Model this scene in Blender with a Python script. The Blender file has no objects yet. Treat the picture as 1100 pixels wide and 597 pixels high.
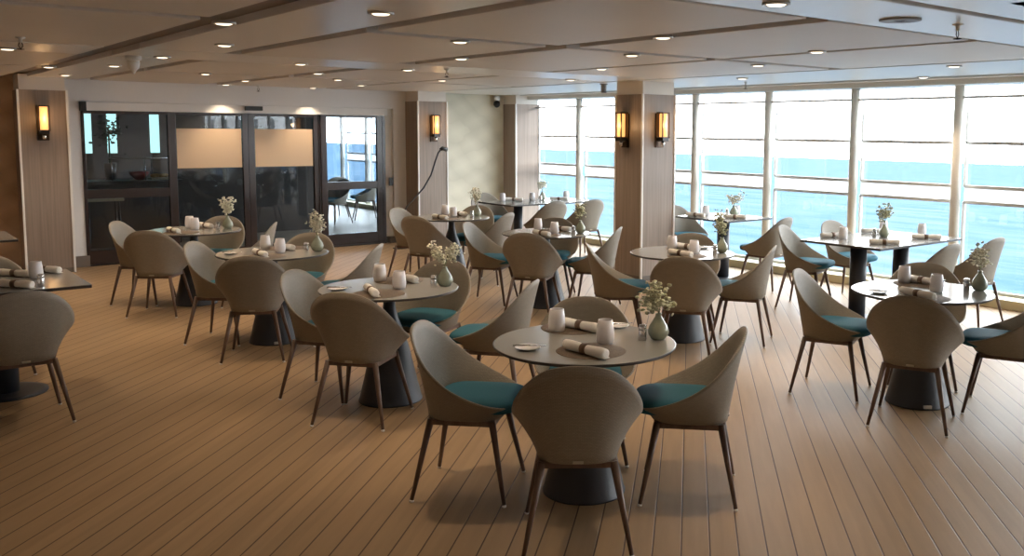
import bpy, bmesh, math, random
import numpy as np
from mathutils import Vector, Matrix
random.seed(7)
S = bpy.context.scene
COL = S.collection
PI = math.pi

# ------------------------------------------------------------------ helpers
def link(o, parent=None):
    COL.objects.link(o)
    if parent is not None:
        o.parent = parent
    return o

def tag(o, label=None, cat=None, group=None, kind=None):
    if label: o['label'] = label
    if cat: o['category'] = cat
    if group: o['group'] = group
    if kind: o['kind'] = kind
    return o

def thing(name, loc, rz=0, label=None, cat=None, group=None):
    o = bpy.data.objects.new(name, None)
    o.empty_display_size = .1
    o.location = loc
    o.rotation_euler = (0, 0, rz)
    link(o)
    return tag(o, label, cat, group)

def copy_tree(o, parent=None):
    c = o.copy()
    COL.objects.link(c)
    if parent is not None:
        c.parent = parent
    for ch in list(o.children):
        copy_tree(ch, c)
    return c

class MB:
    """collects shapes into one bmesh"""
    def __init__(s):
        s.bm = bmesh.new()
    def box(s, x0, x1, y0, y1, z0, z1, bev=0, mi=0):
        r = bmesh.ops.create_cube(s.bm, size=1)
        vs = r['verts']
        for v in vs:
            v.co = Vector(((x0+x1)/2+v.co.x*(x1-x0), (y0+y1)/2+v.co.y*(y1-y0), (z0+z1)/2+v.co.z*(z1-z0)))
        fs = {f for v in vs for f in v.link_faces}
        for f in fs: f.material_index = mi
        if bev:
            es = list({e for v in vs for e in v.link_edges})
            bmesh.ops.bevel(s.bm, geom=es, offset=bev, segments=2, affect='EDGES', profile=.6)
        return s
    def lathe(s, prof, n=32, cx=0, cy=0, z=0, cap=True, mi=0, sx=1, sy=1):
        rings = []
        for r, h in prof:
            rings.append([s.bm.verts.new((cx+sx*r*math.cos(2*PI*i/n), cy+sy*r*math.sin(2*PI*i/n), z+h)) for i in range(n)])
        for a, b in zip(rings, rings[1:]):
            for i in range(n):
                f = s.bm.faces.new((a[i], a[(i+1) % n], b[(i+1) % n], b[i])); f.smooth = True; f.material_index = mi
        if cap:
            f = s.bm.faces.new(rings[0][::-1]); f.material_index = mi
            f = s.bm.faces.new(rings[-1]); f.material_index = mi
        return s
    def tube(s, pts, rad, n=10, cap=True, mi=0):
        pts = [Vector(p) for p in pts]
        if not hasattr(rad, '__len__'): rad = [rad]*len(pts)
        rings = []
        up = None
        for i, p in enumerate(pts):
            d = (pts[min(i+1, len(pts)-1)]-pts[max(i-1, 0)]).normalized()
            if up is None:
                up = d.orthogonal().normalized()
            up = (up-d*up.dot(d)).normalized()
            sd = d.cross(up)
            rings.append([s.bm.verts.new(p+(up*math.cos(2*PI*k/n)+sd*math.sin(2*PI*k/n))*rad[i]) for k in range(n)])
        for a, b in zip(rings, rings[1:]):
            for i in range(n):
                f = s.bm.faces.new((a[i], a[(i+1) % n], b[(i+1) % n], b[i])); f.smooth = True; f.material_index = mi
        if cap:
            s.bm.faces.new(rings[0][::-1]).material_index = mi
            s.bm.faces.new(rings[-1]).material_index = mi
        return s
    def ico(s, c, r, sub=1, sc=(1, 1, 1), rot=None):
        q = bmesh.ops.create_icosphere(s.bm, subdivisions=sub, radius=r)
        for v in q['verts']:
            p = Vector((v.co.x*sc[0], v.co.y*sc[1], v.co.z*sc[2]))
            if rot is not None: p = rot @ p
            v.co = p+Vector(c)
            for f in v.link_faces: f.smooth = True
        return s
    def mesh(s, name, mats):
        bmesh.ops.recalc_face_normals(s.bm, faces=s.bm.faces)
        me = bpy.data.meshes.new(name)
        s.bm.to_mesh(me); s.bm.free()
        for m in (mats if isinstance(mats, (list, tuple)) else [mats]): me.materials.append(m)
        return me
    def build(s, name, mats, parent=None, loc=None):
        o = bpy.data.objects.new(name, s.mesh(name, mats))
        if loc: o.location = loc
        return link(o, parent)

def struct(name, mb, mat, parent=None):
    o = mb.build(name, mat, parent)
    o['kind'] = 'structure'
    return o

# ------------------------------------------------------------------ materials
MATS = {}
def mat(name, col, rough=.5, metal=0, spec=.5, bump=None, var=None, emit=None, coat=0):
    m = bpy.data.materials.new(name); m.use_nodes = True
    nt = m.node_tree; b = nt.nodes['Principled BSDF']
    b.inputs['Base Color'].default_value = (*col, 1)
    b.inputs['Roughness'].default_value = rough
    b.inputs['Metallic'].default_value = metal
    b.inputs['Specular IOR Level'].default_value = spec
    b.inputs['Coat Weight'].default_value = coat
    if emit:
        b.inputs['Emission Color'].default_value = (*emit[0], 1); b.inputs['Emission Strength'].default_value = emit[1]
    tc = nt.nodes.new('ShaderNodeTexCoord')
    if var:                                     # (scale vec, amount)
        mp = nt.nodes.new('ShaderNodeMapping'); mp.inputs['Scale'].default_value = var[0]
        nz = nt.nodes.new('ShaderNodeTexNoise'); nz.inputs['Scale'].default_value = 1; nz.inputs['Detail'].default_value = 4
        nt.links.new(tc.outputs['Object'], mp.inputs[0]); nt.links.new(mp.outputs[0], nz.inputs['Vector'])
        rp = nt.nodes.new('ShaderNodeMapRange'); rp.inputs[1].default_value = .3; rp.inputs[2].default_value = .7
        rp.inputs[3].default_value = 1-var[1]; rp.inputs[4].default_value = 1+var[1]
        nt.links.new(nz.outputs['Fac'], rp.inputs[0])
        mx = nt.nodes.new('ShaderNodeVectorMath'); mx.operation = 'SCALE'
        mx.inputs[0].default_value = col
        nt.links.new(rp.outputs[0], mx.inputs['Scale']); nt.links.new(mx.outputs[0], b.inputs['Base Color'])
    if bump:
        nz = nt.nodes.new('ShaderNodeTexNoise'); nz.inputs['Scale'].default_value = bump[0]
        nt.links.new(tc.outputs['Object'], nz.inputs['Vector'])
        bp = nt.nodes.new('ShaderNodeBump'); bp.inputs['Strength'].default_value = bump[1]; bp.inputs['Distance'].default_value = .01
        nt.links.new(nz.outputs['Fac'], bp.inputs['Height']); nt.links.new(bp.outputs[0], b.inputs['Normal'])
    MATS[name] = m
    return m

def weave_mat():
    m = mat('woven_taupe', (.285, .245, .19), .55, spec=.35)
    nt = m.node_tree; b = nt.nodes['Principled BSDF']
    uv = nt.nodes.new('ShaderNodeUVMap'); uv.uv_map = 'uv'
    br = nt.nodes.new('ShaderNodeTexBrick')
    br.inputs['Scale'].default_value = 1
    br.inputs['Brick Width'].default_value = .016; br.inputs['Row Height'].default_value = .006
    br.inputs['Mortar Size'].default_value = .0012; br.inputs['Mortar Smooth'].default_value = .3
    br.inputs['Color1'].default_value = (.29, .255, .205, 1); br.inputs['Color2'].default_value = (.25, .218, .176, 1)
    br.inputs['Mortar'].default_value = (.21, .183, .145, 1)
    nt.links.new(uv.outputs[0], br.inputs['Vector']); nt.links.new(br.outputs['Color'], b.inputs['Base Color'])
    bp = nt.nodes.new('ShaderNodeBump'); bp.inputs['Strength'].default_value = .2; bp.inputs['Distance'].default_value = .001; bp.invert = True
    nt.links.new(br.outputs['Fac'], bp.inputs['Height']); nt.links.new(bp.outputs[0], b.inputs['Normal'])
    return m

def floor_mat():
    m = mat('deck_planks', (.36, .22, .13), .5, spec=.35)
    nt = m.node_tree; b = nt.nodes['Principled BSDF']; L = nt.links
    tc = nt.nodes.new('ShaderNodeTexCoord')
    a = math.radians(45.4)
    vr = nt.nodes.new('ShaderNodeVectorMath'); vr.operation = 'DOT_PRODUCT'; vr.inputs[1].default_value = (math.cos(a), -math.sin(a), 0)
    vl = nt.nodes.new('ShaderNodeVectorMath'); vl.operation = 'DOT_PRODUCT'; vl.inputs[1].default_value = (math.sin(a), math.cos(a), 0)
    L.new(tc.outputs['Object'], vr.inputs[0]); L.new(tc.outputs['Object'], vl.inputs[0])
    def mth(op, x, y=None):
        n = nt.nodes.new('ShaderNodeMath'); n.operation = op
        for i, q in enumerate((x, y)):
            if q is None: continue
            if isinstance(q, (int, float)): n.inputs[i].default_value = q
            else: L.new(q, n.inputs[i])
        return n.outputs[0]
    s = mth('DIVIDE', mth('SUBTRACT', vr.outputs['Value'], .110-.0605+.121*400), .121)
    fr = mth('FRACT', s); fl = mth('FLOOR', s)
    dist = mth('ABSOLUTE', mth('SUBTRACT', fr, .5))
    g = nt.nodes.new('ShaderNodeMapRange'); g.inputs[1].default_value = .018; g.inputs[2].default_value = .034; g.inputs[3].default_value = 1; g.inputs[4].default_value = 0
    L.new(dist, g.inputs[0])
    wn = nt.nodes.new('ShaderNodeTexWhiteNoise'); wn.noise_dimensions = '1D'; L.new(fl, wn.inputs['W'])
    cb = nt.nodes.new('ShaderNodeCombineXYZ'); L.new(mth('MULTIPLY', vl.outputs['Value'], 1.5), cb.inputs[0]); L.new(mth('MULTIPLY', vr.outputs['Value'], 18), cb.inputs[1])
    nz = nt.nodes.new('ShaderNodeTexNoise'); nz.inputs['Scale'].default_value = 1.5; nz.inputs['Detail'].default_value = 5
    L.new(cb.outputs[0], nz.inputs['Vector'])
    k = mth('ADD', mth('ADD', mth('MULTIPLY', wn.outputs['Value'], .10), mth('MULTIPLY', nz.outputs['Fac'], .35)), .78)
    sc = nt.nodes.new('ShaderNodeVectorMath'); sc.operation = 'SCALE'; sc.inputs[0].default_value = (.325, .217, .120)
    L.new(k, sc.inputs['Scale'])
    mx = nt.nodes.new('ShaderNodeMix'); mx.data_type = 'RGBA'
    L.new(g.outputs[0], mx.inputs['Factor']); L.new(sc.outputs[0], mx.inputs['A']); mx.inputs['B'].default_value = (.07, .035, .02, 1)
    L.new(mx.outputs['Result'], b.inputs['Base Color'])
    bp = nt.nodes.new('ShaderNodeBump'); bp.inputs['Strength'].default_value = .4; bp.inputs['Distance'].default_value = .004; bp.invert = True
    L.new(g.outputs[0], bp.inputs['Height']); L.new(bp.outputs[0], b.inputs['Normal'])
    return m

def pattern_mat(name, c1, c2, scale=2.6):
    """wallpaper of soft tumbling facets"""
    m = mat(name, c1, .6, spec=.3)
    nt = m.node_tree; b = nt.nodes['Principled BSDF']; L = nt.links
    tc = nt.nodes.new('ShaderNodeTexCoord')
    mp = nt.nodes.new('ShaderNodeMapping'); mp.inputs['Rotation'].default_value = (0, math.radians(35), 0); mp.inputs['Scale'].default_value = (scale, scale, scale*1.5)
    vo = nt.nodes.new('ShaderNodeTexVoronoi'); vo.distance = 'MANHATTAN'; vo.inputs['Scale'].default_value = 1.7; vo.inputs['Randomness'].default_value = .25
    L.new(tc.outputs['Object'], mp.inputs[0]); L.new(mp.outputs[0], vo.inputs['Vector'])
    sp = nt.nodes.new('ShaderNodeSeparateColor'); L.new(vo.outputs['Color'], sp.inputs[0])
    ad = nt.nodes.new('ShaderNodeMath'); ad.operation = 'MULTIPLY_ADD'; ad.inputs[1].default_value = .9; ad.inputs[2].default_value = -.15
    L.new(vo.outputs['Distance'], ad.inputs[0])
    a2 = nt.nodes.new('ShaderNodeMath'); a2.operation = 'MULTIPLY_ADD'; a2.inputs[1].default_value = .35; L.new(sp.outputs[0], a2.inputs[0]); L.new(ad.outputs[0], a2.inputs[2])
    mx = nt.nodes.new('ShaderNodeMix'); mx.data_type = 'RGBA'; L.new(a2.outputs[0], mx.inputs['Factor'])
    mx.inputs['A'].default_value = (*c1, 1); mx.inputs['B'].default_value = (*c2, 1)
    L.new(mx.outputs['Result'], b.inputs['Base Color'])
    return m

def glass_mat(name, tint=(1, 1, 1), refl=1.0):
    m = bpy.data.materials.new(name); m.use_nodes = True
    nt = m.node_tree; nt.nodes.clear()
    out = nt.nodes.new('ShaderNodeOutputMaterial')
    tr = nt.nodes.new('ShaderNodeBsdfTransparent'); tr.inputs[0].default_value = (*tint, 1)
    gl = nt.nodes.new('ShaderNodeBsdfGlossy'); gl.inputs['Roughness'].default_value = .02
    fr = nt.nodes.new('ShaderNodeLayerWeight'); fr.inputs[0].default_value = .5
    pw = nt.nodes.new('ShaderNodeMath'); pw.operation = 'POWER'; pw.inputs[1].default_value = 5
    mu = nt.nodes.new('ShaderNodeMath'); mu.operation = 'MULTIPLY_ADD'; mu.inputs[1].default_value = .96*refl; mu.inputs[2].default_value = .04*refl; mu.use_clamp = True
    mx = nt.nodes.new('ShaderNodeMixShader')
    nt.links.new(fr.outputs['Facing'], pw.inputs[0]); nt.links.new(pw.outputs[0], mu.inputs[0]); nt.links.new(mu.outputs[0], mx.inputs[0])
    nt.links.new(tr.outputs[0], mx.inputs[1]); nt.links.new(gl.outputs[0], mx.inputs[2]); nt.links.new(mx.outputs[0], out.inputs[0])
    MATS[name] = m
    return m

def translucent_mat(name, col, mixf=.5):
    m = bpy.data.materials.new(name); m.use_nodes = True
    nt = m.node_tree; nt.nodes.clear()
    out = nt.nodes.new('ShaderNodeOutputMaterial')
    tr = nt.nodes.new('ShaderNodeBsdfTranslucent'); tr.inputs[0].default_value = (*col, 1)
    df = nt.nodes.new('ShaderNodeBsdfDiffuse'); df.inputs[0].default_value = (*col, 1)
    mx = nt.nodes.new('ShaderNodeMixShader'); mx.inputs[0].default_value = mixf
    nt.links.new(tr.outputs[0], mx.inputs[1]); nt.links.new(df.outputs[0], mx.inputs[2]); nt.links.new(mx.outputs[0], out.inputs[0])
    return m

WEAVE = weave_mat()
TEAL = mat('teal_cushion', (.030, .135, .19), .75, spec=.25, bump=(220, .15))
LEG = mat('walnut_leg', (.115, .070, .050), .4, var=((40, 40, 3), .25))
GLIDE = mat('pale_glide', (.75, .73, .68), .4)
TAGM = mat('chair_tag', (.42, .38, .31), .4)
TOP = mat('table_laminate', (.305, .30, .28), .17, spec=.65)
EDGE = mat('table_edge', (.045, .038, .034), .4)
SLATE = mat('slate_base', (.035, .040, .050), .42, spec=.4, bump=(160, .05))
CUPM = mat('white_ceramic', (.80, .78, .80), .28)
NAP = mat('white_linen', (.80, .77, .72), .85, bump=(300, .25))
RING = mat('brown_ring', (.16, .10, .065), .55)
MATM = mat('brown_placemat', (.155, .115, .082), .7, bump=(180, .3), var=((120, 120, 120), .3))
DISH = mat('white_dish', (.82, .80, .78), .2)
STEEL = mat('steel', (.62, .62, .62), .25, metal=1)
VASEM = mat('sage_glaze', (.34, .37, .28), .18, spec=.6, var=((9, 9, 9), .18))
STEM = mat('flower_stem', (.16, .20, .08), .6)
PETAL = mat('cream_petal', (.80, .77, .62), .6)
LEAFY = mat('dried_leaf', (.55, .55, .38), .7)
FLOOR = floor_mat()
PANEL = mat('ceiling_panel', (.73, .70, .65), .5, spec=.5, var=((.9, .9, .9), .03))
BEAM = mat('ceiling_beam', (.73, .71, .67), .3, spec=.5)
SOFF = mat('soffit_white', (.70, .70, .67), .35)
BROWN = mat('brown_ceiling_strip', (.12, .07, .046), .3, spec=.8, var=((5, 5, 5), .15))
WALLW = mat('door_wall_paint', (.80, .80, .79), .5)
VENEER = mat('column_veneer', (.30, .235, .19), .45, var=((45, 45, 1.2), .16))
CAPM = mat('column_capital', (.74, .70, .64), .5)
ALU = mat('pale_metal_trim', (.88, .87, .84), .35)
PAPER = pattern_mat('cream_wallpaper', (.74, .70, .57), (.60, .565, .45), 1.5)
BPAPER = pattern_mat('dim_lit_wallpaper', (.80, .63, .48), (.55, .39, .27), 1.5)  # same facets browned; weaker, warmer light put into the colour
BASEB = mat('taupe_baseboard', (.17, .14, .115), .5)
BLACKM = mat('black_metal', (.012, .011, .012), .32)
DFRAME = mat('dark_door_frame', (.028, .018, .018), .22, spec=.6)
POSTM = mat('window_post', (.74, .70, .63), .4)
RAILM = mat('window_rail', (.62, .62, .62), .4)
GLASS = glass_mat('window_glass')
DGLASS = glass_mat('door_glass', (.74, .80, .85), .9)
FILM = mat('beige_film', (.66, .50, .34), .5)
FROST = translucent_mat('frosted_band', (.93, .93, .93), .25)
SILLM = mat('cream_sill', (.66, .60, .40), .5)
BRONZE = mat('bronze', (.07, .045, .03), .3, metal=.7)
CHROME = mat('chrome', (.75, .72, .68), .15, metal=1)
AMBER = mat('amber_glow_glass', (.6, .35, .15), .3, emit=((1, .48, .14), 1.25))
LAMPM = mat('downlight_lens', (.9, .85, .75), .3, emit=((1, .82, .60), 2.6))
TRIMW = mat('downlight_trim', (.55, .52, .48), .35, metal=.3)
PLASTIC = mat('white_plastic', (.72, .74, .72), .35)
BLACKP = mat('black_plastic', (.01, .01, .01), .3)
GREYP = mat('grey_plastic', (.30, .29, .28), .5)
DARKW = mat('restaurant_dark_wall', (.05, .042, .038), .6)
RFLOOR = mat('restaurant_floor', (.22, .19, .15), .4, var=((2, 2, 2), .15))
COUNTER = mat('dark_counter', (.06, .05, .045), .3)
MINT = mat('mint_reveal_glow', (.6, .8, .75), .4, emit=((.62, 1, .88), 1.7))  # emission standing in for bright window light behind the glass
REDM = mat('red_bowl', (.30, .02, .02), .4)
BREAD = mat('bread_crust', (.50, .28, .10), .7)
GREEN = mat('dark_green_leaves', (.03, .06, .035), .6)
GOLDW = mat('pale_wood_top', (.50, .40, .26), .35)

# ------------------------------------------------------------------ room shell
CZ = 2.34
X0, XW, Y0, YD, YE = -3.0, 9.1, -5.0, 13.0, 22.0
struct('floor', MB().box(X0, XW+.25, Y0, YD+.02, -.1, 0), FLOOR)
ce = struct('ceiling', MB().box(X0, XW+.25, Y0, YE, CZ+.045, CZ+.16), BROWN)
def panel(x0, x1, y0, y1, m=PANEL, z=CZ):
    struct('ceiling_panel', MB().box(x0, x1, y0, y1, z, CZ+.05, bev=.006), m, ce)
xs = [(-2.95, -1.72), (-1.50, .04), (.26, 1.57)]
cols = [(2.53, 3.88), (4.06, 5.50), (5.60, 7.13)]
for b0 in (-2.42, 3.01, 8.45):
    ym, y1 = b0+2.16, b0+4.47
    if b0 > 8: ym, y1 = 10.36, 13.0
    for (a, b) in xs+cols:
        panel(a, b, b0, ym-.06); panel(a, b, ym+.09, y1)
# smooth cross bands between the coffered bays
for (a, b) in ((2.10, 3.01), (7.50, 8.45)):
    lo = a if a > 3 else 2.36
    panel(X0, 1.575, lo+.07, b-.05, BEAM); panel(1.80, 7.13, lo+.02, b-.05, BEAM)
panel(X0, 7.13, -5, -2.5, BEAM)
# the long smooth beam over the left row of tables
for a, b in ((-2.42, 2.30), (3.01, 7.50), (8.45, 13)):
    panel(1.80, 2.40, a, b, BEAM)
panel(1.62, 7.13, 1.90, 2.30, BEAM)
# perimeter soffit along the windows
panel(7.17, 8.74, Y0, YD, SOFF, CZ-.004)
panel(8.78, XW+.25, Y0, YD, SOFF, CZ-.02)
struct('trim_1', MB().box(8.93, XW+.24, Y0, YD, 2.262, CZ-.015, bev=.006), SOFF)

struct('wall_left', MB().box(X0-.15, X0, Y0, YD, 0, CZ+.1), BPAPER)
struct('wall_rear', MB().box(X0, XW+.2, Y0-.15, Y0, 0, CZ+.1), BPAPER)
struct('wall_far', MB().box(X0, 1.72, YD, YD+.15, 0, CZ+.05), BPAPER)
struct('wall_end', MB().box(7.30, XW+.1, YD-.02, YD+.15, 0, CZ+.05), PAPER)
w = MB().box(2.15, 2.40, YD, YD+.15, .14, CZ+.05).box(6.67, 6.95, YD, YD+.15, .10, CZ+.05)
w.box(2.40, 6.67, YD, YD+.15, 2.072, CZ+.05)
struct('wall_door', w, WALLW)
struct('trim_2', MB().box(2.46, 6.56, YD-.03, YD+.06, 1.962, 2.068, bev=.004), WALLW)
struct('baseboard_door', MB().box(2.16, 2.43, YD-.03, YD+.15, 0, .14, bev=.004).box(6.58, 6.95, YD-.03, YD+.15, 0, .10, bev=.004), BASEB)

def column(name, x0, x1, y0, y1, trims):
    c = struct(name, MB().box(x0, x1, y0, y1, .06, 2.185), VENEER)
    struct('capital', MB().box(x0+.012, x1-.012, y0+.012, y1, 2.185, CZ+.03), CAPM, c)
    struct('plinth', MB().box(x0-.004, x1+.004, y0-.004, y1, 0, .06), BASEB, c)
    for (x, y) in trims:
        struct('corner_trim', MB().box(x-.012, x+.012, y-.012, y+.012, .0, 2.19, bev=.003), ALU, c)
    return c
tag(column('column_1', 1.695, 2.19, 12.6, 13.05, [(1.69, 12.598), (2.192, 12.6)]), 'wood veneer column with a sconce left of the glass doors')
tag(column('column_2', 6.88, 7.385, 12.6, 13.05, [(6.88, 12.6), (7.385, 12.6)]), 'wood veneer column with a sconce right of the glass doors')
tag(column('column_3', 8.69, 9.16, 12.61, 13.05, [(8.69, 12.61), (9.16, 12.61)]), 'wood veneer column at the far corner of the windows')
tag(column('column_4', 7.215, 7.735, 7.9, 8.375, [(7.215, 7.9), (7.735, 7.9), (7.215, 8.375)]), 'freestanding wood veneer column with two sconces')

# ------------------------------------------------------------------ window wall
posts = [11.475-1.283*i for i in range(-1, 14)]
n = 0
def window_bay(y0, y1, idx):
    """outer glazing at x = XW+.12 between two posts"""
    xg = XW+.12
    t = thing('window_%d' % idx, (xg, (y0+y1)/2, 0)); t['kind'] = 'structure'
    h = (y1-y0)/2-.05
    def fr(z0, z1, name, bars):
        m = MB()
        for s in (-1, 1): m.box(-.018, .018, s*h-.014, s*h+.014, z0, z1)
        for z in bars: m.box(-.018, .018, -h, h, z-.017, z+.017)
        struct(name, m, RAILM, t)
    fr(1.66, 2.00, 'upper_frame', [1.66])
    fr(1.20, 1.52, 'middle_frame', [1.20])
    fr(.10, 1.035, 'lower_frame', [1.035, .11])
    struct('frosted_band', MB().box(-.004, .004, -h, h, 1.049, 1.187), FROST, t)
    struct('pane', MB().box(-.003, .003, -h, h, .12, 1.022).box(-.003, .003, -h, h, 1.214, 1.648).box(-.003, .003, -h, h, 1.675, 2.13), GLASS, t)
ys = posts
for i, y in enumerate(ys):
    m = MB().lathe([(.052, 0), (.052, 2.27)], 16, XW+.02, y, 0)
    struct('trim_%d' % (i+3), m, POSTM)
    if i+1 < len(ys):
        window_bay(ys[i+1], y, i+1)
struct('trim_40', MB().box(XW, XW+.05, Y0, 12.62, 2.125, 2.15), RAILM)
struct('baseboard_window', MB().box(8.98, XW+.22, Y0, 12.62, 0, .095, bev=.006), SILLM)

# sea, tilted about the ship's long axis
def sea():
    m = mat('sea_water', (.045, .09, .12), .9, spec=0)
    nt = m.node_tree; b = nt.nodes['Principled BSDF']
    tc = nt.nodes.new('ShaderNodeTexCoord')
    mp = nt.nodes.new('ShaderNodeMapping'); mp.inputs['Scale'].default_value = (.10, .022, 1); mp.inputs['Rotation'].default_value = (0, 0, math.radians(20))
    nz = nt.nodes.new('ShaderNodeTexNoise'); nz.inputs['Scale'].default_value = 1; nz.inputs['Detail'].default_value = 6; nz.inputs['Roughness'].default_value = .65
    nt.links.new(tc.outputs['Object'], mp.inputs[0]); nt.links.new(mp.outputs[0], nz.inputs['Vector'])
    cr = nt.nodes.new('ShaderNodeValToRGB')
    cr.color_ramp.elements[0].position = .35; cr.color_ramp.elements[0].color = (.042, .078, .116, 1)
    cr.color_ramp.elements[1].position = .65; cr.color_ramp.elements[1].color = (.082, .116, .148, 1)
    nt.links.new(nz.outputs['Fac'], cr.inputs[0]); nt.links.new(cr.outputs[0], b.inputs['Base Color'])
    bm = bmesh.new()
    vs = [bm.verts.new(p) for p in ((0, -6000, 0), (9000, -6000, 0), (9000, 9000, 0), (0, 9000, 0))]
    bm.faces.new(vs)
    me = bpy.data.meshes.new('sea'); bm.to_mesh(me); bm.free(); me.materials.append(m)
    o = bpy.data.objects.new('sea', me); o.location = (11, 0, -16); o.rotation_euler = (0, math.radians(1.85), 0)
    link(o); tag(o, 'calm pale blue sea outside the windows', 'sea', kind='stuff')
sea()

# ------------------------------------------------------------------ glass doors
YG = YD+.02
def door(idx, x0, x1, mode, st=.05, y=YG):
    t = thing('door_%d' % idx, ((x0+x1)/2, y, 0)); t['kind'] = 'structure'
    h = (x1-x0)/2
    m = MB()
    m.box(-h, -h+st, -.025, .025, .02, 1.965, bev=.004).box(h-st, h, -.025, .025, .02, 1.965, bev=.004)
    m.box(-h+st, h-st, -.022, .022, 1.925, 1.965)
    bot = .19 if mode != 'slide' else .10
    m.box(-h+st, h-st, -.022, .022, .02, bot)
    if mode != 'slide': m.box(-h+st, h-st, -.022, .022, .855, .97)
    struct('stile_frame', m, DFRAME, t)
    p = MB()
    if mode != 'slide': p.box(-h+st, h-st, -.004, .004, bot, .855).box(-h+st, h-st, -.004, .004, .97, 1.925)
    else: p.box(-h+st, h-st, -.004, .004, bot, 1.925)
    struct('pane', p, DGLASS, t)
    if mode == 'slide':
        struct('privacy_film', MB().box(-h+st+.01, h-st-.01, -.008, -.005, 1.215, 1.747), FILM, t)
door(1, 2.41, 3.44, 'fix', .03)
door(2, 3.45, 4.47, 'slide', .075, YG+.05)
door(3, 4.475, 5.50, 'slide', .085, YG+.05)
door(4, 5.505, 6.48, 'fix', .09)
struct('trim_41', MB().box(2.40, 2.41, YD-.01, YD+.1, 0, 1.97).box(6.48, 6.525, YD-.012, YD+.1, 0, 1.97), DFRAME)
struct('trim_43', MB().box(6.525, 6.67, YD+.05, YD+.15, .10, 2.08), CAPM)
struct('trim_42', MB().box(2.41, 6.5, YD-.015, YD+.12, 0, .022), BLACKM)
# restaurant beyond the glass
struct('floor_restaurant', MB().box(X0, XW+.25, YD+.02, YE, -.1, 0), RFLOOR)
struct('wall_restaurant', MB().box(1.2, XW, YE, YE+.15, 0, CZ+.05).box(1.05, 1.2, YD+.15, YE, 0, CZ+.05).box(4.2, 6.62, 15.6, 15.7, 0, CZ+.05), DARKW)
for i in range(6):
    y = 13.9+1.283*i
    struct('trim_%d' % (50+i), MB().lathe([(.052, 0), (.052, CZ)], 12, XW+.02, y), POSTM)
    if i < 5: window_bay(y, y+1.283, 30+i)
struct('baseboard_restaurant', MB().box(9.0, XW+.22, 13.1, YE, 0, .10), SILLM)

# ------------------------------------------------------------------ lamps and fittings
def sconce(x, y, z, rz, label):
    """local: back on y=0 facing -y"""
    t = thing('wall_sconce', (x, y, z), rz, label, 'wall lamp', 'wall sconces on the columns')
    MB().box(-.062, .062, -.018, 0, -.2, .2, bev=.004).build('backplate', BRONZE, t)
    MB().lathe([(.043, 0), (.046, .01), (.046, .26), (.043, .27)], 20, 0, -.075, -.075).build('glass_shade', AMBER, t)
    m = MB().box(-.056, .056, -.128, -.018, .197, .212, bev=.003)
    for s in (-1, 1): m.box(s*.053-.006, s*.053+.006, -.128, -.116, -.09, .2)
    m.build('cage_frame', BRONZE, t)
    MB().box(-.05, .05, -.12, -.018, -.125, -.078, bev=.004).build('lamp_holder', BLACKM, t)
    MB().lathe([(.014, -.185), (.022, -.17), (.022, -.14), (.012, -.125)], 14, 0, -.07, 0).build('finial', CHROME, t)
    l = bpy.data.lights.new('sconce_glow', 'POINT'); l.energy = 2.0; l.color = (1, .62, .3); l.shadow_soft_size = .04
    lo = bpy.data.objects.new('sconce_glow', l); lo.location = (0, -.19, .06); link(lo, t)
sconce(1.93, 12.6, 1.795, 0, 'amber wall sconce on the column left of the glass doors')
sconce(7.145, 12.6, 1.77, 0, 'amber wall sconce on the column right of the glass doors')
sconce(7.215, 8.19, 1.765, -PI/2, 'amber wall sconce on the shaded left face of the freestanding column')
sconce(7.475, 7.9, 1.768, 0, 'amber wall sconce on the pale right face of the freestanding column')

DL = {
 'over the far left': [(1.70, 5.29), (1.05, 8.183), (1.66, 10.355)],
 'along the beam over the left table row': [(2.14, 4.285), (2.147, 6.685), (2.127, 8.183), (2.093, 9.689), (2.057, 11.839)],
 'just right of the left table row': [(3.30, 2.732), (3.209, 5.30), (3.27, 8.127), (3.127, 10.39)],
 'midway between the two round table rows': [(3.965, 4.165), (3.97, 6.541), (3.95, 9.368), (3.93, 11.509), (4.10, 12.75)],
 'just left of the middle table row': [(4.721, 5.30), (4.345, 8.15), (4.625, 10.388)],
 'straight over the middle table row': [(5.45, 4.129), (5.55, 6.652), (5.55, 9.571), (5.45, 11.511), (5.302, 12.75)],
 'between middle table row and freestanding column': [(6.211, 5.325), (6.507, 8.35)],
 'in the white soffit by the windows': [(7.40, 4.17), (8.64, 5.202), (7.562, 6.7)],
}
ORD = {1: ['the only'], 2: ['nearer', 'farther'], 3: ['nearest', 'middle', 'farthest'], 4: ['nearest', 'second nearest', 'third nearest', 'farthest'],
       5: ['nearest', 'second nearest', 'third nearest', 'fourth nearest', 'farthest']}
proto = None
for where, pts in DL.items():
    pts = sorted(pts, key=lambda p: p[1])
    for i, (x, y) in enumerate(pts):
        if proto is None:
            proto = thing('downlight', (0, 0, 0))
            MB().lathe([(.062, .004), (.066, -.010), (.052, -.012), (.047, .004)], 24).build('trim_ring', TRIMW, proto)
            MB().lathe([(.044, .002), (.044, -.010), (.034, -.015), (.015, -.017)], 20).build('lens', LAMPM, proto)
            o = proto
        else:
            o = copy_tree(proto)
        o.location = (x, y, CZ if x < 7.17 else CZ-.004)
        tag(o, 'ceiling downlight, %s of %d %s' % (ORD[len(pts)][i], len(pts), where), 'ceiling light', 'recessed ceiling downlights')
        l = bpy.data.lights.new('spot_glow', 'SPOT'); l.energy = 34; l.color = (1, .76, .52); l.spot_size = math.radians(95); l.spot_blend = .7; l.shadow_soft_size = .04
        lo = bpy.data.objects.new('spot_glow', l); lo.location = (0, 0, -.02); link(lo, o)

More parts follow.
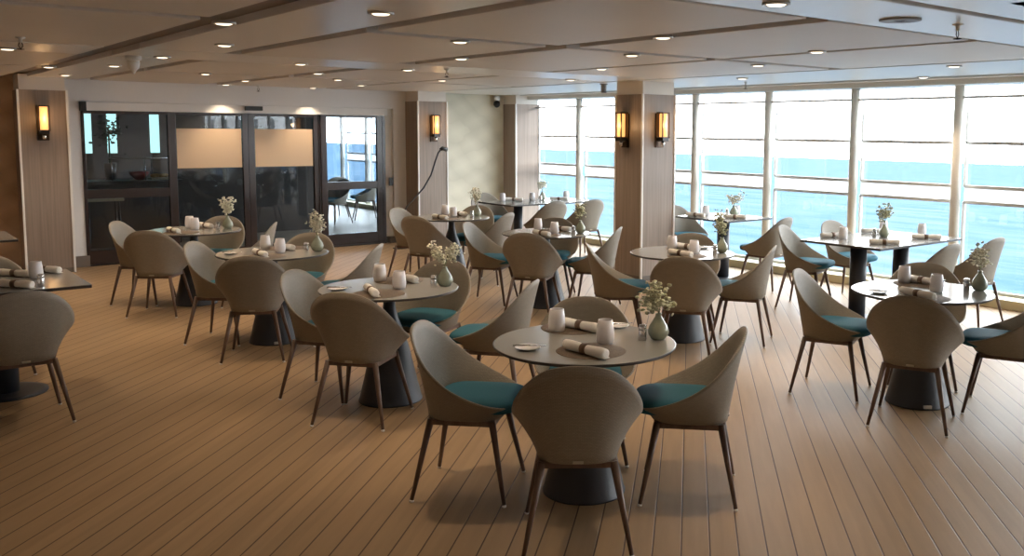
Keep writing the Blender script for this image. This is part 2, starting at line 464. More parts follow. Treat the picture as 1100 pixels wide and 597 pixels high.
for i, (x, y) in enumerate(((-.3, 1.2), (2.14, 1.5), (-.3, 4.3), (-1.6, 6.6), (-1.6, 2.8), (.3, -1.5), (3.2, -1.2), (-1.6, 9.4), (-.3, 8.2), (-.3, 10.4), (.6, 11.9))):  # unseen fill lamps added to brighten the left and near side
    o = copy_tree(proto); o.location = (x, y, CZ)
    tag(o, 'unseen fill downlight added outside the picture, left of and behind the camera', 'ceiling light', 'recessed ceiling downlights')
    l = bpy.data.lights['spot_glow']

def sprinkler(x, y, label, big=False):
    t = thing('ceiling_sprinkler', (x, y, CZ), 0, label, 'sprinkler', 'ceiling sprinklers')
    k = 1.0
    MB().lathe([(.028, .004), (.03, -.004), (.012, -.010), (.010, -.035)], 16).build('escutcheon', PLASTIC, t)
    MB().tube([(-.008, 0, -.035), (-.013, 0, -.055), (0, 0, -.075)], .0025, 6).tube([(.008, 0, -.035), (.013, 0, -.055), (0, 0, -.075)], .0025, 6).build('yoke', BRONZE, t)
    MB().lathe([(.02, -.075), (.024, -.079), (.003, -.082)], 12).build('deflector', BRONZE, t)
sprinkler(.991, 7.131, 'small ceiling sprinkler at the upper left over the left square table')
sprinkler(4.546, 12.80, 'small ceiling sprinkler over the glass sliding doors')
sprinkler(4.587, 7.821, 'small ceiling sprinkler in the cross band near the middle of the ceiling')
sprinkler(4.648, 2.608, 'dark ceiling sprinkler in the pale band at the upper right')
sprinkler(8.251, 7.257, 'small ceiling sprinkler in the white soffit right of the column')
t = thing('smoke_detector', (1.938, 8.307, CZ), 0, 'white dome smoke detector hanging from the ceiling at upper left', 'smoke detector')
MB().lathe([(.062, .004), (.062, -.03), (.05, -.04)], 24).build('base', PLASTIC, t)
MB().lathe([(.045, -.04), (.048, -.06), (.040, -.10), (.024, -.115), (.012, -.14), (.004, -.15)], 24).build('sensor_dome', PLASTIC, t)
t = thing('ceiling_speaker', (4.242, 2.698, CZ), 0, 'flat round grey ceiling speaker in the pale band at the upper right', 'speaker')
MB().lathe([(.105, .003), (.105, -.008), (.095, -.010)], 32).build('rim', GREYP, t)
MB().lathe([(.094, -.004), (.094, -.009), (.03, -.010)], 32).build('grille', MATS['ceiling_beam'], t)
t = thing('security_camera', (8.495, 12.88, CZ-.02), 0, 'white security camera with a black lens near the far corner column', 'camera')
MB().lathe([(.05, .0), (.05, -.06), (.03, -.08)], 20).build('mount', PLASTIC, t)
MB().lathe([(.02, -.08), (.05, -.10), (.055, -.15), (.03, -.185), (.006, -.195)], 20).build('lens_dome', BLACKP, t)
t = thing('projector', (7.38, 8.80, CZ), 0, 'small grey cylinder hanging from the ceiling left of the freestanding column', 'fixture')
MB().lathe([(.05, .002), (.05, -.015)], 20).build('mount', GREYP, t)
MB().lathe([(.032, -.015), (.035, -.02), (.035, -.11), (.028, -.115)], 20).build('body', GREYP, t)
def wallbox(name, x, y, z, w, h, d, label, cat):
    t = thing(name, (x, y, z), 0, label, cat)
    MB().box(-w/2, w/2, -d, 0, -h/2, h/2, bev=.004).build('housing', BLACKP, t)
    MB().box(-w*.3, w*.3, -d-.004, -d+.002, -h*.3, h*.1, bev=.001).build('sensor_window', BLACKM, t)
wallbox('motion_sensor', 4.525, YD-.03, 2.03, .235, .06, .05, 'black motion sensor bar above the sliding glass doors', 'sensor')
wallbox('door_controller', 2.427, YD, 2.015, .075, .115, .055, 'black square box at the upper left corner of the glass doors', 'control box')
wallbox('door_switch', 6.615, YD, .951, .07, .13, .02, 'black push switch on the wall right of the glass doors', 'switch')

# curved black floor lamp
t = thing('floor_lamp', (6.40, 12.3, 0), 0, 'black curved pole lamp with a hooked head between column and doors', 'floor lamp')
MB().lathe([(.11, 0), (.11, .012), (.02, .022)], 24).build('base', BLACKM, t)
P = [(0, 0, .02), (.005, 0, .25), (.03, 0, .45), (.113, 0, .613), (.254, 0, .746), (.396, 0, .881), (.525, 0, 1.073), (.607, 0, 1.297), (.65, 0, 1.40), (.705, 0, 1.465)]
MB().tube(P, .0125, 10).build('pole', BLACKM, t)
MB().tube([(.69, 0, 1.455), (.72, 0, 1.475), (.80, 0, 1.455)], [.022, .03, .034], 14).build('lamp_head', BLACKM, t)

# ------------------------------------------------------------------ the tub chair
K = np.array([(0, -.272, .819), (.085, -.266, .811), (.155, -.245, .785), (.222, -.20, .725), (.266, -.13, .645), (.281, -.045, .575), (.278, .04, .528), (.263, .12, .495), (.228, .185, .472), (.165, .228, .456), (0, .243, .45)])
def catmull(K, n):
    m = lambda p: p*np.array([-1, 1, 1])
    P = np.concatenate([[m(K[1])], K, [m(K[-2])]])
    # arc-length resample
    out = []
    for i in range(1, len(P)-2):
        p0, p1, p2, p3 = P[i-1], P[i], P[i+1], P[i+2]
        for k in range(20):
            u = k/20
            out.append(.5*((2*p1)+(-p0+p2)*u+(2*p0-5*p1+4*p2-p3)*u*u+(-p0+3*p1-3*p2+p3)*u**3))
    out.append(K[-1]); out = np.array(out)
    d = np.r_[0, np.cumsum(np.linalg.norm(np.diff(out, axis=0), axis=1))]
    s = np.linspace(0, d[-1], n)
    return np.stack([np.interp(s, d, out[:, i]) for i in range(3)], -1)
NH = 30
half = catmull(K, NH+1)
rim = np.concatenate([half, (half*[-1, 1, 1])[1:-1][::-1]])
NR = len(rim)
def sup(ang, a, b, n):
    c, s = np.cos(ang), np.sin(ang)
    r = (np.abs(c/a)**n+np.abs(s/b)**n)**(-1/n)
    return np.stack([r*c, r*s], -1)
def shell_mesh():
    bm = bmesh.new(); uvl = bm.loops.layers.uv.new('uv')
    ang = np.arctan2(rim[:, 1]-.01, rim[:, 0])
    base = sup(ang, .172, .185, 3.2)+np.array([0, .0])
    NS = 10
    def surf(rimp, basep, zb, k=.38):
        rings = []
        for j in range(NS+1):
            u = j/NS
            b3 = np.concatenate([basep, np.full((NR, 1), zb)], 1)
            c3 = np.concatenate([basep+(rimp[:, :2]-basep)*k, zb+(rimp[:, 2:]-zb)*.5], 1)
            c3[:, :2] = basep+(rimp[:, :2]-basep)*k
            p = (1-u)**2*b3+2*u*(1-u)*c3+u*u*rimp
            rings.append(p)
        return rings
    inn = rim.copy(); rr = np.linalg.norm(rim[:, :2], axis=1, keepdims=True)
    inn[:, :2] *= (rr-.014)/rr
    mid = rim.copy(); mid[:, :2] *= (rr-.007)/rr; mid[:, 2] += .004
    R = surf(rim, base, .385)+[mid]+surf(inn, base*.92, .402)[::-1]
    R.insert(0, np.concatenate([base*.90, np.full((NR, 1), .379)], 1))
    V = [[bm.verts.new(p) for p in r] for r in R]
    # arc length u
    for j in range(len(V)-1):
        for i in range(NR):
            i2 = (i+1) % NR
            f = bm.faces.new((V[j][i], V[j][i2], V[j+1][i2], V[j+1][i])); f.smooth = True
            for lp, (ii, jj) in zip(f.loops, ((i, j), (i+1, j), (i+1, j+1), (i, j+1))):
                lp[uvl].uv = (ii/NR*1.5, R[jj][ii % NR][2])
    f = bm.faces.new(V[0][::-1]); f = bm.faces.new(V[-1])
    bmesh.ops.recalc_face_normals(bm, faces=bm.faces)
    me = bpy.data.meshes.new('shell'); bm.to_mesh(me); bm.free(); me.materials.append(WEAVE)
    return me
def cushion_mesh():
    m = MB(); N = 40
    ang = np.linspace(0, 2*PI, N, endpoint=False)
    rings = []
    for (k, z) in ((.90, .425), (.97, .432), (1.0, .450), (1.0, .464), (.97, .477), (.90, .485), (.6, .489), (.25, .490)):
        p = sup(ang, .198*k, .215*k, 4.0)+np.array([0, .060])
        rings.append([m.bm.verts.new((x, y, z)) for x, y in p])
    for a, b in zip(rings, rings[1:]):
        for i in range(N):
            f = m.bm.faces.new((a[i], a[(i+1) % N], b[(i+1) % N], b[i])); f.smooth = True
    m.bm.faces.new(rings[0][::-1]); m.bm.faces.new(rings[-1])
    return m
def make_chair():
    t = thing('tub_chair', (0, 0, 0))
    link(bpy.data.objects.new('shell', shell_mesh()), t)
    c = cushion_mesh().build('seat_cushion', TEAL, t); tag(c, 'teal seat cushion')
    m = MB()
    a, b = .148, .014
    for s in (-1, 1):
        m.box(-a, a, s*a-b, s*a+b, .360, .386).box(s*a-b, s*a+b, -a, a, .360, .386)
    m.build('seat_frame', LEG, t)
    for sx in (-1, 1):
        for sy in (-1, 1):
            p0 = Vector((sx*.149, sy*.149, .385)); p1 = Vector((sx*.224, sy*.224, .010))
            lg = MB().tube([p1, p1.lerp(p0, .5), p0], [.0095, .0135, .0175], 10).build('leg', LEG, t)
            MB().lathe([(.009, 0), (.011, .004), (.009, .011)], 10, sx*.2245, sy*.2245, 0).build('glide', GLIDE, lg)
    MB().box(-.022, .022, -.192, -.1795, .388, .399, bev=.001).build('name_tag', TAGM, t)
    return t

CH = {'T1F': (2.410, 3.035, 52.9), 'T1L': (2.336, 3.794, 313.2), 'T1R': (3.149, 3.081, 133.7), 'T1B': (3.085, 3.819, 230.9), 'T2F': (4.992, 2.989, 24.3), 'T2L': (5.170, 3.717, 293.4), 'T2R': (5.668, 2.745, 112.1), 'T2B': (5.869, 3.453, 212.1), 'T3F': (2.412, 5.146, 39.8), 'T3L': (2.463, 5.777, 307.3), 'T3R': (3.195, 4.868, 128.1), 'T3B': (3.159, 5.666, 209.8), 'T4F': (2.447, 7.067, 60.9), 'T4L': (2.430, 7.803, 317.3), 'T4R': (3.231, 7.114, 139.1), 'T4B': (3.117, 7.866, 223.6), 'T5F': (2.318, 9.287, 54.3), 'T5L': (2.343, 10.008, 321.8), 'T5R': (3.156, 9.283, 149.8), 'T5B': (3.028, 9.929, 230.4), 'T6F': (5.085, 5.035, 37), 'T6L': (5.041, 5.821, 323.3), 'T6R': (5.835, 5.113, 121.9), 'T6B': (5.886, 5.805, 218.6), 'T7F': (5.058, 7.051, 37.4), 'T7L': (5.10, 7.86, 308), 'T7R': (5.754, 6.988, 127.5), 'T7B': (5.795, 7.742, 226.4), 'T8F': (5.068, 9.076, 23.6), 'T8L': (5.291, 9.815, 297.0), 'T8R': (5.782, 8.932, 119.2), 'T8B': (5.958, 9.638, 213.2),
 'T9N': (7.38, 10.02, 90), 'T9P': (8.02, 10.00, 90), 'T9A': (7.45, 11.45, 270),
 'T10R': (8.05, 6.72, 100), 'T10L': (8.20, 8.16, 265),
 'T11N': (7.33, 4.32, 90), 'T11P': (8.12, 4.32, 90), 'T11L': (7.47, 5.72, 290), 'T11Q': (8.20, 5.72, 270),
 'T12F': (.80, 6.36, 90), 'T12B': (.80, 7.72, 270)}
TP = {'T1': 'the nearest round table', 'T2': 'the right edge round table',
      'T3': "the left row's second round table", 'T4': "the left row's third round table", 'T5': "the left row's farthest round table",
      'T6': 'the round table before the lone column', 'T7': 'the middle round table left of the column',
      'T8': 'the round table by the curved lamp', 'T9': 'the long table in the far corner',
      'T10': 'the square table by the window', 'T11': 'the long table by the window', 'T12': 'the square table at left edge'}
SIDE = {'F': 'back turned, near side of', 'L': 'facing right, left side of', 'R': 'facing left, right side of',
        'B': 'facing us, far side of', 'N': 'left one on near side of', 'P': 'nearest the window, near side of',
        'A': 'half hidden, far side of', 'Q': 'nearest the window, far side of'}
chair0 = make_chair()
used = False
def chair(x, y, deg, label, group):
    global used
    o = copy_tree(chair0) if used else chair0
    used = True
    o.location = (x, y, 0); o.rotation_euler = (0, 0, math.radians(deg)-PI/2)
    return tag(o, label, 'chair', group)
for k, (x, y, a) in CH.items():
    tk, sd = k[:-1], k[-1]
    s = SIDE[sd]
    if k == 'T11L': s = 'left one on far side of'
    chair(x, y, a, 'taupe tub chair, %s %s' % (s, TP[tk]), 'woven tub chairs around the tables')

# ------------------------------------------------------------------ tables
TB = {'T1': (2.755, 3.414), 'T2': (5.40, 3.20), 'T3': (2.722, 5.395), 'T4': (2.748, 7.515), 'T5': (2.735, 9.63), 'T6': (5.484, 5.486), 'T7': (5.45, 7.38), 'T8': (5.535, 9.361)}
rt = None
for k, (x, y) in TB.items():
    if rt is None:
        rt = thing('round_table', (0, 0, 0))
        MB().lathe([(.40, -.018), (.437, -.016), (.443, -.010)], 72, z=.74).lathe([(.443, -.010), (.4445, -.004), (.442, -.001)], 72, z=.74, cap=False).build('table_edge', EDGE, rt)
        MB().lathe([(.4415, -.0105), (.4415, -.0008), (.438, 0)], 72, z=.74).build('tabletop', TOP, rt)
        MB().lathe([(.2035, 0), (.2035, .008), (.200, .014), (.172, .13), (.120, .36), (.086, .46), (.057, .54), (.042, .60), (.037, .66), (.036, .715)], 56).build('pedestal_base', SLATE, rt)
        MB().lathe([(.14, .705), (.14, .722)], 32).build('top_plate', BLACKM, rt)
        o = rt
    else:
        o = copy_tree(rt)
    o.location = (x, y, 0)
    tag(o, 'round grey table on dark cone base, ' + TP[k], 'table', 'round pedestal tables')
    if k in ('T2', 'T4'):
        q = MB().box(-.026, .026, -.2065, -.196, .012, .032, bev=.001).build('base_label', GLIDE, o)
        q.rotation_euler = (0, 0, math.radians(-40 if k == 'T2' else -15))
def rect_table(k, x0, x1, y0, y1, peds, r=.075):
    cx, cy = (x0+x1)/2, (y0+y1)/2
    t = thing('rectangular_table' if x1-x0 > 1 else 'square_table', (cx, cy, 0), 0, ('grey topped pedestal table, ' + TP[k]) if k in TP else k, 'table')
    a, b = (x1-x0)/2, (y1-y0)/2
    MB().box(-a+.001, a-.001, -b+.001, b-.001, .735, .740).build('tabletop', TOP, t)
    MB().box(-a, a, -b, b, .718, .7365, bev=.002).build('table_edge', EDGE, t)
    for (px, py) in peds:
        p = MB().lathe([(r, .01), (r, .712)], 32, px-cx, py-cy).build('pedestal', SLATE, t)
        MB().lathe([(.24, 0), (.24, .010), (.20, .014), (r+.004, .016)], 48, px-cx, py-cy).build('base_disc', SLATE, p)
        MB().lathe([(.16, .705), (.16, .719)], 32, px-cx, py-cy).build('top_plate', BLACKM, p)
    return t
rect_table('T9', 7.05, 8.53, 10.35, 11.18, [(7.45, 10.76), (8.15, 10.76)], .065)
rect_table('T10', 7.82, 8.60, 7.10, 7.95, [(8.21, 7.52)], .075)
rect_table('T11', 7.06, 8.46, 4.60, 5.48, [(7.38, 5.04), (8.10, 5.04)], .078)
rect_table('T12', .38, 1.25, 6.66, 7.52, [(.80, 7.09)], .075)
t = rect_table('T13', .38, 1.255, 9.75, 10.58, [(.80, 10.1)], .075)
t['label'] = 'corner of a square table far at the left edge before the patterned wall'

# ------------------------------------------------------------------ table settings
IT = {
'T1': dict(cup=[(2.786, 3.68), (2.808, 3.323)], nap=[(2.883, 3.744, 2.916, 3.518), (2.583, 3.34, 2.6, 3.076)], mat=[(2.903, 3.70), (2.661, 3.25)], dish=[(2.449, 3.459), (3.10, 3.57)], shk=[(3.003, 3.271)], vase=[(3.079, 3.238)]),
'T2': dict(cup=[(5.575, 3.437), (5.431, 3.112)], nap=[(5.646, 3.424, 5.624, 3.259), (5.174, 3.185, 5.118, 2.966)], mat=[(5.62, 3.36), (5.164, 3.05)], dish=[(5.10, 3.318), (5.74, 3.30)], shk=[(5.654, 3.029)], vase=[(5.706, 2.967)]),
'T3': dict(cup=[(2.785, 5.653), (2.751, 5.31)], nap=[(2.92, 5.654, 2.925, 5.45), (2.543, 5.331, 2.488, 5.124)], mat=[(2.90, 5.60), (2.56, 5.22)], dish=[(2.42, 5.50)], shk=[(2.961, 5.239)], vase=[(3.037, 5.227)]),
'T4': dict(cup=[(2.774, 7.756), (2.797, 7.479)], nap=[(2.875, 7.74, 2.91, 7.53), (2.589, 7.461, 2.58, 7.238)], mat=[(2.92, 7.72), (2.61, 7.32)], dish=[(2.439, 7.60)], shk=[(2.99, 7.409)], vase=[(3.075, 7.383)]),
'T5': dict(cup=[(2.769, 9.88), (2.765, 9.69)], nap=[(2.879, 9.89, 2.909, 9.69), (2.497, 9.572, 2.51, 9.39)], mat=[(2.93, 9.84), (2.57, 9.46)], dish=[], shk=[(2.961, 9.603)], vase=[(3.05, 9.574)]),
'T6': dict(cup=[(5.565, 5.693), (5.478, 5.343)], nap=[(5.648, 5.699, 5.66, 5.495), (5.303, 5.426, 5.29, 5.217)], mat=[(5.68, 5.66), (5.35, 5.30)], dish=[(5.815, 5.56)], shk=[(5.642, 5.258)], vase=[(5.74, 5.27)]),
'T7': dict(cup=[(5.551, 7.657), (5.459, 7.253)], nap=[(5.663, 7.515, 5.678, 7.314), (5.256, 7.284, 5.239, 7.077)], mat=[(5.65, 7.50), (5.30, 7.20)], dish=[], shk=[(5.624, 7.161)], vase=[(5.700, 7.142)]),
'T8': dict(cup=[(5.637, 9.68), (5.574, 9.385)], nap=[(5.697, 9.55, 5.704, 9.347), (5.286, 9.307, 5.298, 9.111)], mat=[(5.70, 9.55), (5.37, 9.20)], dish=[], shk=[(5.743, 9.246)], vase=[(5.85, 9.308)]),
'T9': dict(cup=[(7.36, 11.02), (7.78, 10.88), (8.42, 10.90)], nap=[(7.46, 11.05, 7.58, 10.90), (8.08, 10.785, 8.20, 10.634)], mat=[], dish=[], shk=[(7.86, 10.78)], vase=[(7.95, 10.86)]),
'T10': dict(cup=[(8.181, 7.792), (8.53, 7.60)], nap=[(8.073, 7.35, 8.175, 7.18), (7.914, 7.812, 7.935, 7.62)], mat=[], dish=[], shk=[(8.40, 7.64)], vase=[(8.40, 7.53)]),
'T11': dict(cup=[(7.437, 5.26), (8.33, 5.40), (8.38, 4.99)], nap=[(7.36, 5.43, 7.56, 5.36), (8.041, 5.422, 8.192, 5.302), (7.309, 4.843, 7.429, 4.677), (8.005, 4.836, 8.123, 4.666)], mat=[], dish=[], shk=[(7.885, 5.21)], vase=[(7.913, 5.118)]),
'T12': dict(cup=[(1.01, 7.146)], nap=[(.839, 7.422, .979, 7.223), (.775, 6.908, .912, 6.715), (1.07, 7.47, 1.142, 7.33)], mat=[], dish=[], shk=[(.985, 6.80)], vase=[]),
}
TZ = .7403
protos = {}
def inst(kind, maker):
    if kind not in protos:
        protos[kind] = maker(); return protos[kind]
    return copy_tree(protos[kind])
def mk_cup():
    t = thing('cup', (0, 0, 0))
    MB().lathe([(0.0339, 0.0), (0.039, 0.0034), (0.0429, 0.0253), (0.0435, 0.046), (0.0407, 0.0805), (0.035, 0.115), (0.0333, 0.1156), (0.0328, 0.1127), (0.0379, 0.0805), (0.0401, 0.046), (0.0384, 0.0138)], 28).build('body', CUPM, t)
    return t
def mk_cup_flat():
    o = MB().lathe([(0.0339, 0.0), (0.039, 0.0034), (0.0429, 0.0253), (0.0435, 0.046), (0.0407, 0.0805), (0.035, 0.115), (0.0333, 0.1156), (0.0328, 0.1127), (0.0379, 0.0805), (0.0401, 0.046), (0.0384, 0.0138)], 28).build('cup', CUPM)
    return o
def mk_nap():
    t = thing('rolled_napkin', (0, 0, 0))
    m = MB()
    prof = [(-.125, .012), (-.122, .021), (-.09, .023), (-.04, .0215), (0, .0195), (.04, .0215), (.09, .024), (.122, .022), (.125, .013)]
    m.tube([(x*1.1, 0, .0255) for x, r in prof], [r*1.08 for x, r in prof], 18)
    # the loose flap along the roll
    m.box(-.130, .130, .010, .032, .001, .006, bev=.002)
    m.build('roll', NAP, t)
    MB().tube([(-.017, 0, .0255), (.017, 0, .0255)], .0254, 20).build('napkin_ring', RING, t)
    return t
def mk_mat():
    return MB().lathe([(.161, 0), (.163, .001), (.161, .0022), (.02, .0022)], 56).build('placemat', MATM)
def mk_dish():
    return MB().lathe([(.030, 0), (.040, .002), (.060, .011), (.062, .013), (.058, .012), (.038, .005), (.01, .004)], 32).build('side_dish', DISH)
def mk_knife():
    t = thing('butter_knife', (0, 0, 0))
    MB().tube([(-.08, 0, 0), (-.03, 0, .001), (0, 0, .001)], [.004, .0045, .003], 8).build('handle', STEEL, t)
    MB().box(-.002, .075, -.007, .007, -.001, .001, bev=.0006).build('blade', STEEL, t)
    return t
def mk_shk():
    t = thing('salt_shaker', (0, 0, 0))
    MB().lathe([(.019, 0), (.0205, .004), (.0205, .048), (.018, .054)], 20).build('glass_body', STEEL, t)
    MB().lathe([(.0185, .054), (.0195, .057), (.0195, .072), (.012, .077)], 20).build('cap', STEEL, t)
    return t
def mk_vase():
    t = thing('vase', (0, 0, 0))
    MB().lathe([(.022, 0), (.036, .004), (.050, .026), (.052, .042), (.045, .066), (.029, .092), (.017, .112), (.014, .124), (.017, .129), (.0145, .129), (.0105, .122), (.0125, .108), (.024, .088), (.038, .062), (.04, .035), (.02, .02)], 32).build('body', VASEM, t)
    return t
def mk_vase_flat():
    return MB().lathe([(.022, 0), (.036, .004), (.050, .026), (.052, .042), (.045, .066), (.029, .092), (.017, .112), (.014, .124), (.017, .129), (.0145, .129), (.0105, .122), (.0125, .108), (.024, .088), (.038, .062), (.04, .035), (.02, .02)], 32).build('vase', VASEM)
def rot(rnd):
    return Matrix.Rotation(rnd.uniform(0, 6.28), 3, 'Z') @ Matrix.Rotation(rnd.uniform(0, 3.14), 3, 'X')
def spray(name, seed, dirs, m, size=.0135, npet=60, r=.042):
    """stems rising from the origin (vase mouth) carrying petal clusters; dirs = list of tip offsets"""
    rnd = random.Random(seed)
    t = thing(name, (0, 0, 0))
    for d in dirs:
        d = Vector(d)*.86
        pts = [Vector((0, 0, -.015)), Vector((0, 0, .004)), d*.35+Vector((0, 0, .02)), d*.7, d]
        MB().tube(pts, [.0018, .0018, .0016, .0014, .001], 6).build('stem', STEM, t)
        b = MB()
        for q in range(npet):
            u = rnd.uniform(.48, 1.05)
            c = d*u+Vector((rnd.gauss(0, r*.5), rnd.gauss(0, r*.5), rnd.gauss(0, r*.45)))
            b.ico(c, size*rnd.uniform(.7, 1.2), 1, (1, .75, .35), rot(rnd))
        b.build('blossom', m, t)
    return t
# spray directions in the room: camera-right is about (.77,-.64)
RT = Vector((.77, -.64, 0))
def rd(a, z, f=0): return RT*a+Vector((.64*f, .77*f, z))
SPR = {'T1': ('dried_flowers', [rd(-.06, .13), rd(-.02, .15, .02), rd(.04, .09), rd(-.07, .08)], LEAFY),
       'T2': ('flower_spray', [rd(.0, .18), rd(-.05, .13), rd(.03, .12, .03)], PETAL),
       'T3': ('flower_spray', [rd(-.08, .15), rd(.05, .15), rd(-.05, .09, .03), rd(.085, .14)], PETAL),
       'T4': ('flower_spray', [rd(-.01, .22), rd(-.04, .17), rd(.035, .15), rd(.01, .10)], PETAL),
       'T5': ('flower_spray', [rd(-.05, .19), rd(.0, .17), rd(.05, .18), rd(.02, .10)], PETAL),
       'T6': ('dried_flowers', [rd(-.04, .24), rd(-.02, .16), rd(.0, .12, .02), rd(-.03, .20, .02)], LEAFY),
       'T7': ('dried_flowers', [rd(-.02, .17), rd(.02, .13), rd(-.04, .12)], LEAFY),
       'T8': ('flower_spray', [rd(-.02, .22), rd(.02, .16), rd(-.03, .15)], PETAL),
       'T9': ('flower_spray', [rd(-.02, .16), rd(-.05, .13), rd(.03, .15)], PETAL),
       'T10': ('flower_spray', [rd(-.07, .13), rd(.03, .12), rd(.10, .14), rd(-.02, .08)], PETAL),
       'T11': ('flower_spray', [rd(.03, .22), rd(-.02, .13), rd(.05, .16), rd(-.06, .17)], LEAFY)}
CW = {1: [''], 2: ['farther ', 'nearer '], 3: ['leftmost ', 'middle ', 'rightmost '], 4: ['left rear ', 'right rear ', 'left front ', 'right front ']}
for k, d in IT.items():
    tp = TP[k]
    for i, (x, y) in enumerate(d['mat']):
        o = inst('mat', mk_mat); o.location = (x, y, TZ)
        tag(o, '%sround brown woven placemat on %s' % (CW[len(d['mat'])][i], tp), 'placemat', 'round placemats')
    def mz(x, y):
        return TZ+.0023 if any(math.hypot(x-a, y-b) < .185 for a, b in d['mat']) else TZ
    for i, (x, y) in enumerate(d['cup']):
        o = inst('cup', mk_cup_flat); o.location = (x, y, mz(x, y))
        tag(o, '%swhite tapered ceramic cup on %s' % (CW[len(d['cup'])][i], tp), 'cup', 'white cups on the tables')
    for i, (xa, ya, xb, yb) in enumerate(d['nap']):
        o = inst('nap', mk_nap); o.location = ((xa+xb)/2, (ya+yb)/2, mz((xa+xb)/2, (ya+yb)/2)+.0003)
        o.rotation_euler = (0, 0, math.atan2(yb-ya, xb-xa))
        tag(o, '%srolled white napkin with brown ring on %s' % (CW[len(d['nap'])][i], tp), 'napkin', 'rolled napkins on the tables')
    for i, (x, y) in enumerate(d['dish']):
        o = inst('dish', mk_dish); o.location = (x, y, mz(x, y))
        tag(o, '%ssmall white dish on %s' % (CW[len(d['dish'])][i], tp), 'dish', 'small white dishes')
        o = inst('knife', mk_knife); o.location = (x+.01, y-.005, mz(x, y)+.0165); o.rotation_euler = (0, 0, math.radians(-40+25*i))
        tag(o, 'steel butter knife on the %swhite dish, %s' % (CW[len(d['dish'])][i], tp), 'knife', 'butter knives on the dishes')
    for (x, y) in d['shk']:
        o = inst('shk', mk_shk); o.location = (x, y, mz(x, y))
        tag(o, 'small metal capped shaker on %s' % tp, 'shaker', 'shakers on the tables')
    for (x, y) in d['vase']:
        o = inst('vase', mk_vase_flat); o.location = (x, y, TZ)
        tag(o, 'small sage green teardrop vase on %s' % tp, 'vase', 'sage vases on the tables')
        nm, dirs, m = SPR[k]
        f = spray(nm, hash(k) % 1 + int(k[1:]), dirs, m); f.location = (x, y, TZ+.128)
        tag(f, '%s in the vase on %s' % ('cream flower sprigs' if m is PETAL else 'pale green leafy sprigs', tp), 'flowers', 'flower sprigs in the vases')

# ------------------------------------------------------------------ restaurant furniture seen through the glass
for i, (x, lab) in enumerate(((3.03, 'left'), (3.38, 'middle'), (4.0, 'right'))):  # glowing pillars made up for bright strips of window light
    t = thing('reveal_glow_stand_in', (x, 16.0, 0), 0, 'mint white glow standing in for window light behind the left glass panel, %s of three' % lab, 'light stand-in', 'light stand-ins in the restaurant')
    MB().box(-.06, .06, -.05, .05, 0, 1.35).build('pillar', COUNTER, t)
    MB().box(-.06, .06, -.05, .05, 1.352, 2.02, bev=.004).build('glow_strip', MINT, t)
t = thing('buffet_counter', (3.3, 15.2, 0), 0, 'dark buffet counter behind the left glass panel', 'counter')
MB().box(-.75, .75, -.3, .3, 0, .93).build('cabinet', COUNTER, t)
MB().box(-.80, .80, -.34, .34, .93, .97, bev=.005).build('countertop', EDGE, t)
m = MB().tube([(-.2, -.2, 1.30), (.75, -.2, 1.30)], .012, 8)
for x in (-.15, .3, .7): m.tube([(x, -.2, .97), (x, -.2, 1.30)], .008, 8)
m.build('sneeze_guard_rail', STEEL, t)
tag(MB().lathe([(.06, 0), (.13, .08), (.14, .12), (.13, .12), (.05, .02)], 24, 3.55, 15.15, .971).build('bowl', REDM), 'red bowl on the buffet counter behind the glass', 'bowl')
t = thing('bread_basket', (3.85, 15.1, .971), 0, 'wooden tray of bread on the buffet counter behind the glass', 'bread tray')
MB().box(-.17, .17, -.12, .12, 0, .03, bev=.004).build('tray', GOLDW, t)
for i in range(5): MB().ico((-.12+i*.06, (i % 2)*.06-.03, .055), .045, 2, (1, 1.4, .75)).build('bread_roll', BREAD, t)
t = thing('potted_plant', (3.2, 15.35, .971), 0, 'dark green bushy plant on the buffet counter behind the glass', 'plant')
MB().lathe([(.07, 0), (.09, .25), (.07, .25)], 18).build('pot', COUNTER, t)
m = MB(); rnd = random.Random(3)
for i in range(110): m.ico((rnd.gauss(0, .09), rnd.gauss(0, .09), .75+rnd.gauss(0, .10)), .035, 1, (1, .6, .25), rot(rnd))
m.tube([(0, 0, .2), (0, 0, .75)], .012, 6)
m.build('foliage', GREEN, t)
t = thing('bar_table', (2.75, 13.75, 0), 0, 'small pale topped side table just behind the left glass panel', 'table')
MB().box(-.24, .24, -.15, .15, .77, .81, bev=.008).build('tabletop', GOLDW, t)
for sx in (-1, 1):
    for sy in (-1, 1): MB().tube([(sx*.2, sy*.12, 0), (sx*.18, sy*.1, .77)], .014, 8).build('leg', BLACKM, t)
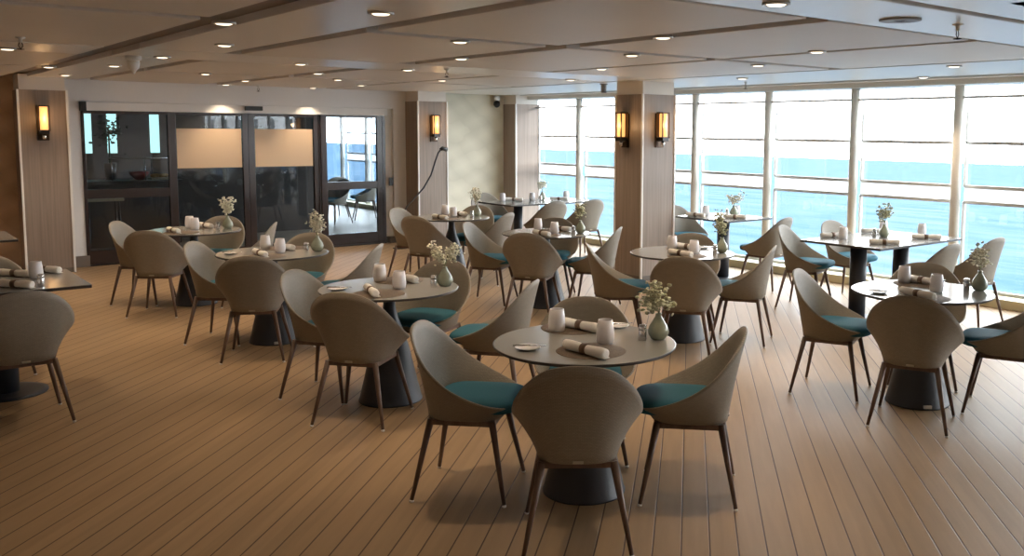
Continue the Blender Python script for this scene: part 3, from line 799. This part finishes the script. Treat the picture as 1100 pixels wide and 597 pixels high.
for i, (x, y, a, lab) in enumerate(((7.1, 16.2, 200, 'front'), (7.9, 16.6, 160, 'middle'), (7.6, 17.4, 90, 'rear'))):
    chair(x, y, a, '%s tub chair of three behind the right glass panel' % lab, 'chairs in the restaurant')

# ------------------------------------------------------------------ world
W = bpy.data.worlds.new('World'); S.world = W; W.use_nodes = True
nt = W.node_tree; bg = nt.nodes['Background']
tc = nt.nodes.new('ShaderNodeTexCoord'); sx = nt.nodes.new('ShaderNodeSeparateXYZ'); nt.links.new(tc.outputs['Generated'], sx.inputs[0])
cr = nt.nodes.new('ShaderNodeValToRGB')
cr.color_ramp.elements[0].position = 0; cr.color_ramp.elements[0].color = (.95, .975, .985, 1)
cr.color_ramp.elements[1].position = .6; cr.color_ramp.elements[1].color = (.82, .92, 1, 1)
nt.links.new(sx.outputs['Z'], cr.inputs[0]); nt.links.new(cr.outputs[0], bg.inputs[0])
bg.inputs[1].default_value = 11.0

# ------------------------------------------------------------------ camera
cam = bpy.data.cameras.new('camera'); co = bpy.data.objects.new('camera', cam); link(co)
pitch, roll, aw = .0993, .0077, -.6966
def az(a): return np.array([math.sin(a), math.cos(a), 0])
M = np.stack([az(aw+PI/2), az(aw), [0, 0, 1]])
cp, sp, c, s = math.cos(pitch), math.sin(pitch), math.cos(roll), math.sin(roll)
F = M @ np.array([0, cp, -sp]); R = np.array([1, 0, 0.]); U = np.array([0, sp, cp])
R, U = M @ (c*R+s*U), M @ (-s*R+c*U)
co.matrix_world = Matrix(((R[0], U[0], -F[0], 0), (R[1], U[1], -F[1], 0), (R[2], U[2], -F[2], 1.7613), (0, 0, 0, 1)))
cam.sensor_fit = 'HORIZONTAL'; cam.sensor_width = 36; cam.lens = 987.35/1100*36
cam.shift_x = (550-646.2)/1100; cam.shift_y = (238.6-298.5)/1100
cam.clip_end = 20000; cam.clip_start = .05
S.camera = co
vs = S.view_settings
vs.view_transform = 'Standard'; vs.look = 'None'; vs.gamma = 1; vs.use_curve_mapping = False
vs.exposure = .08
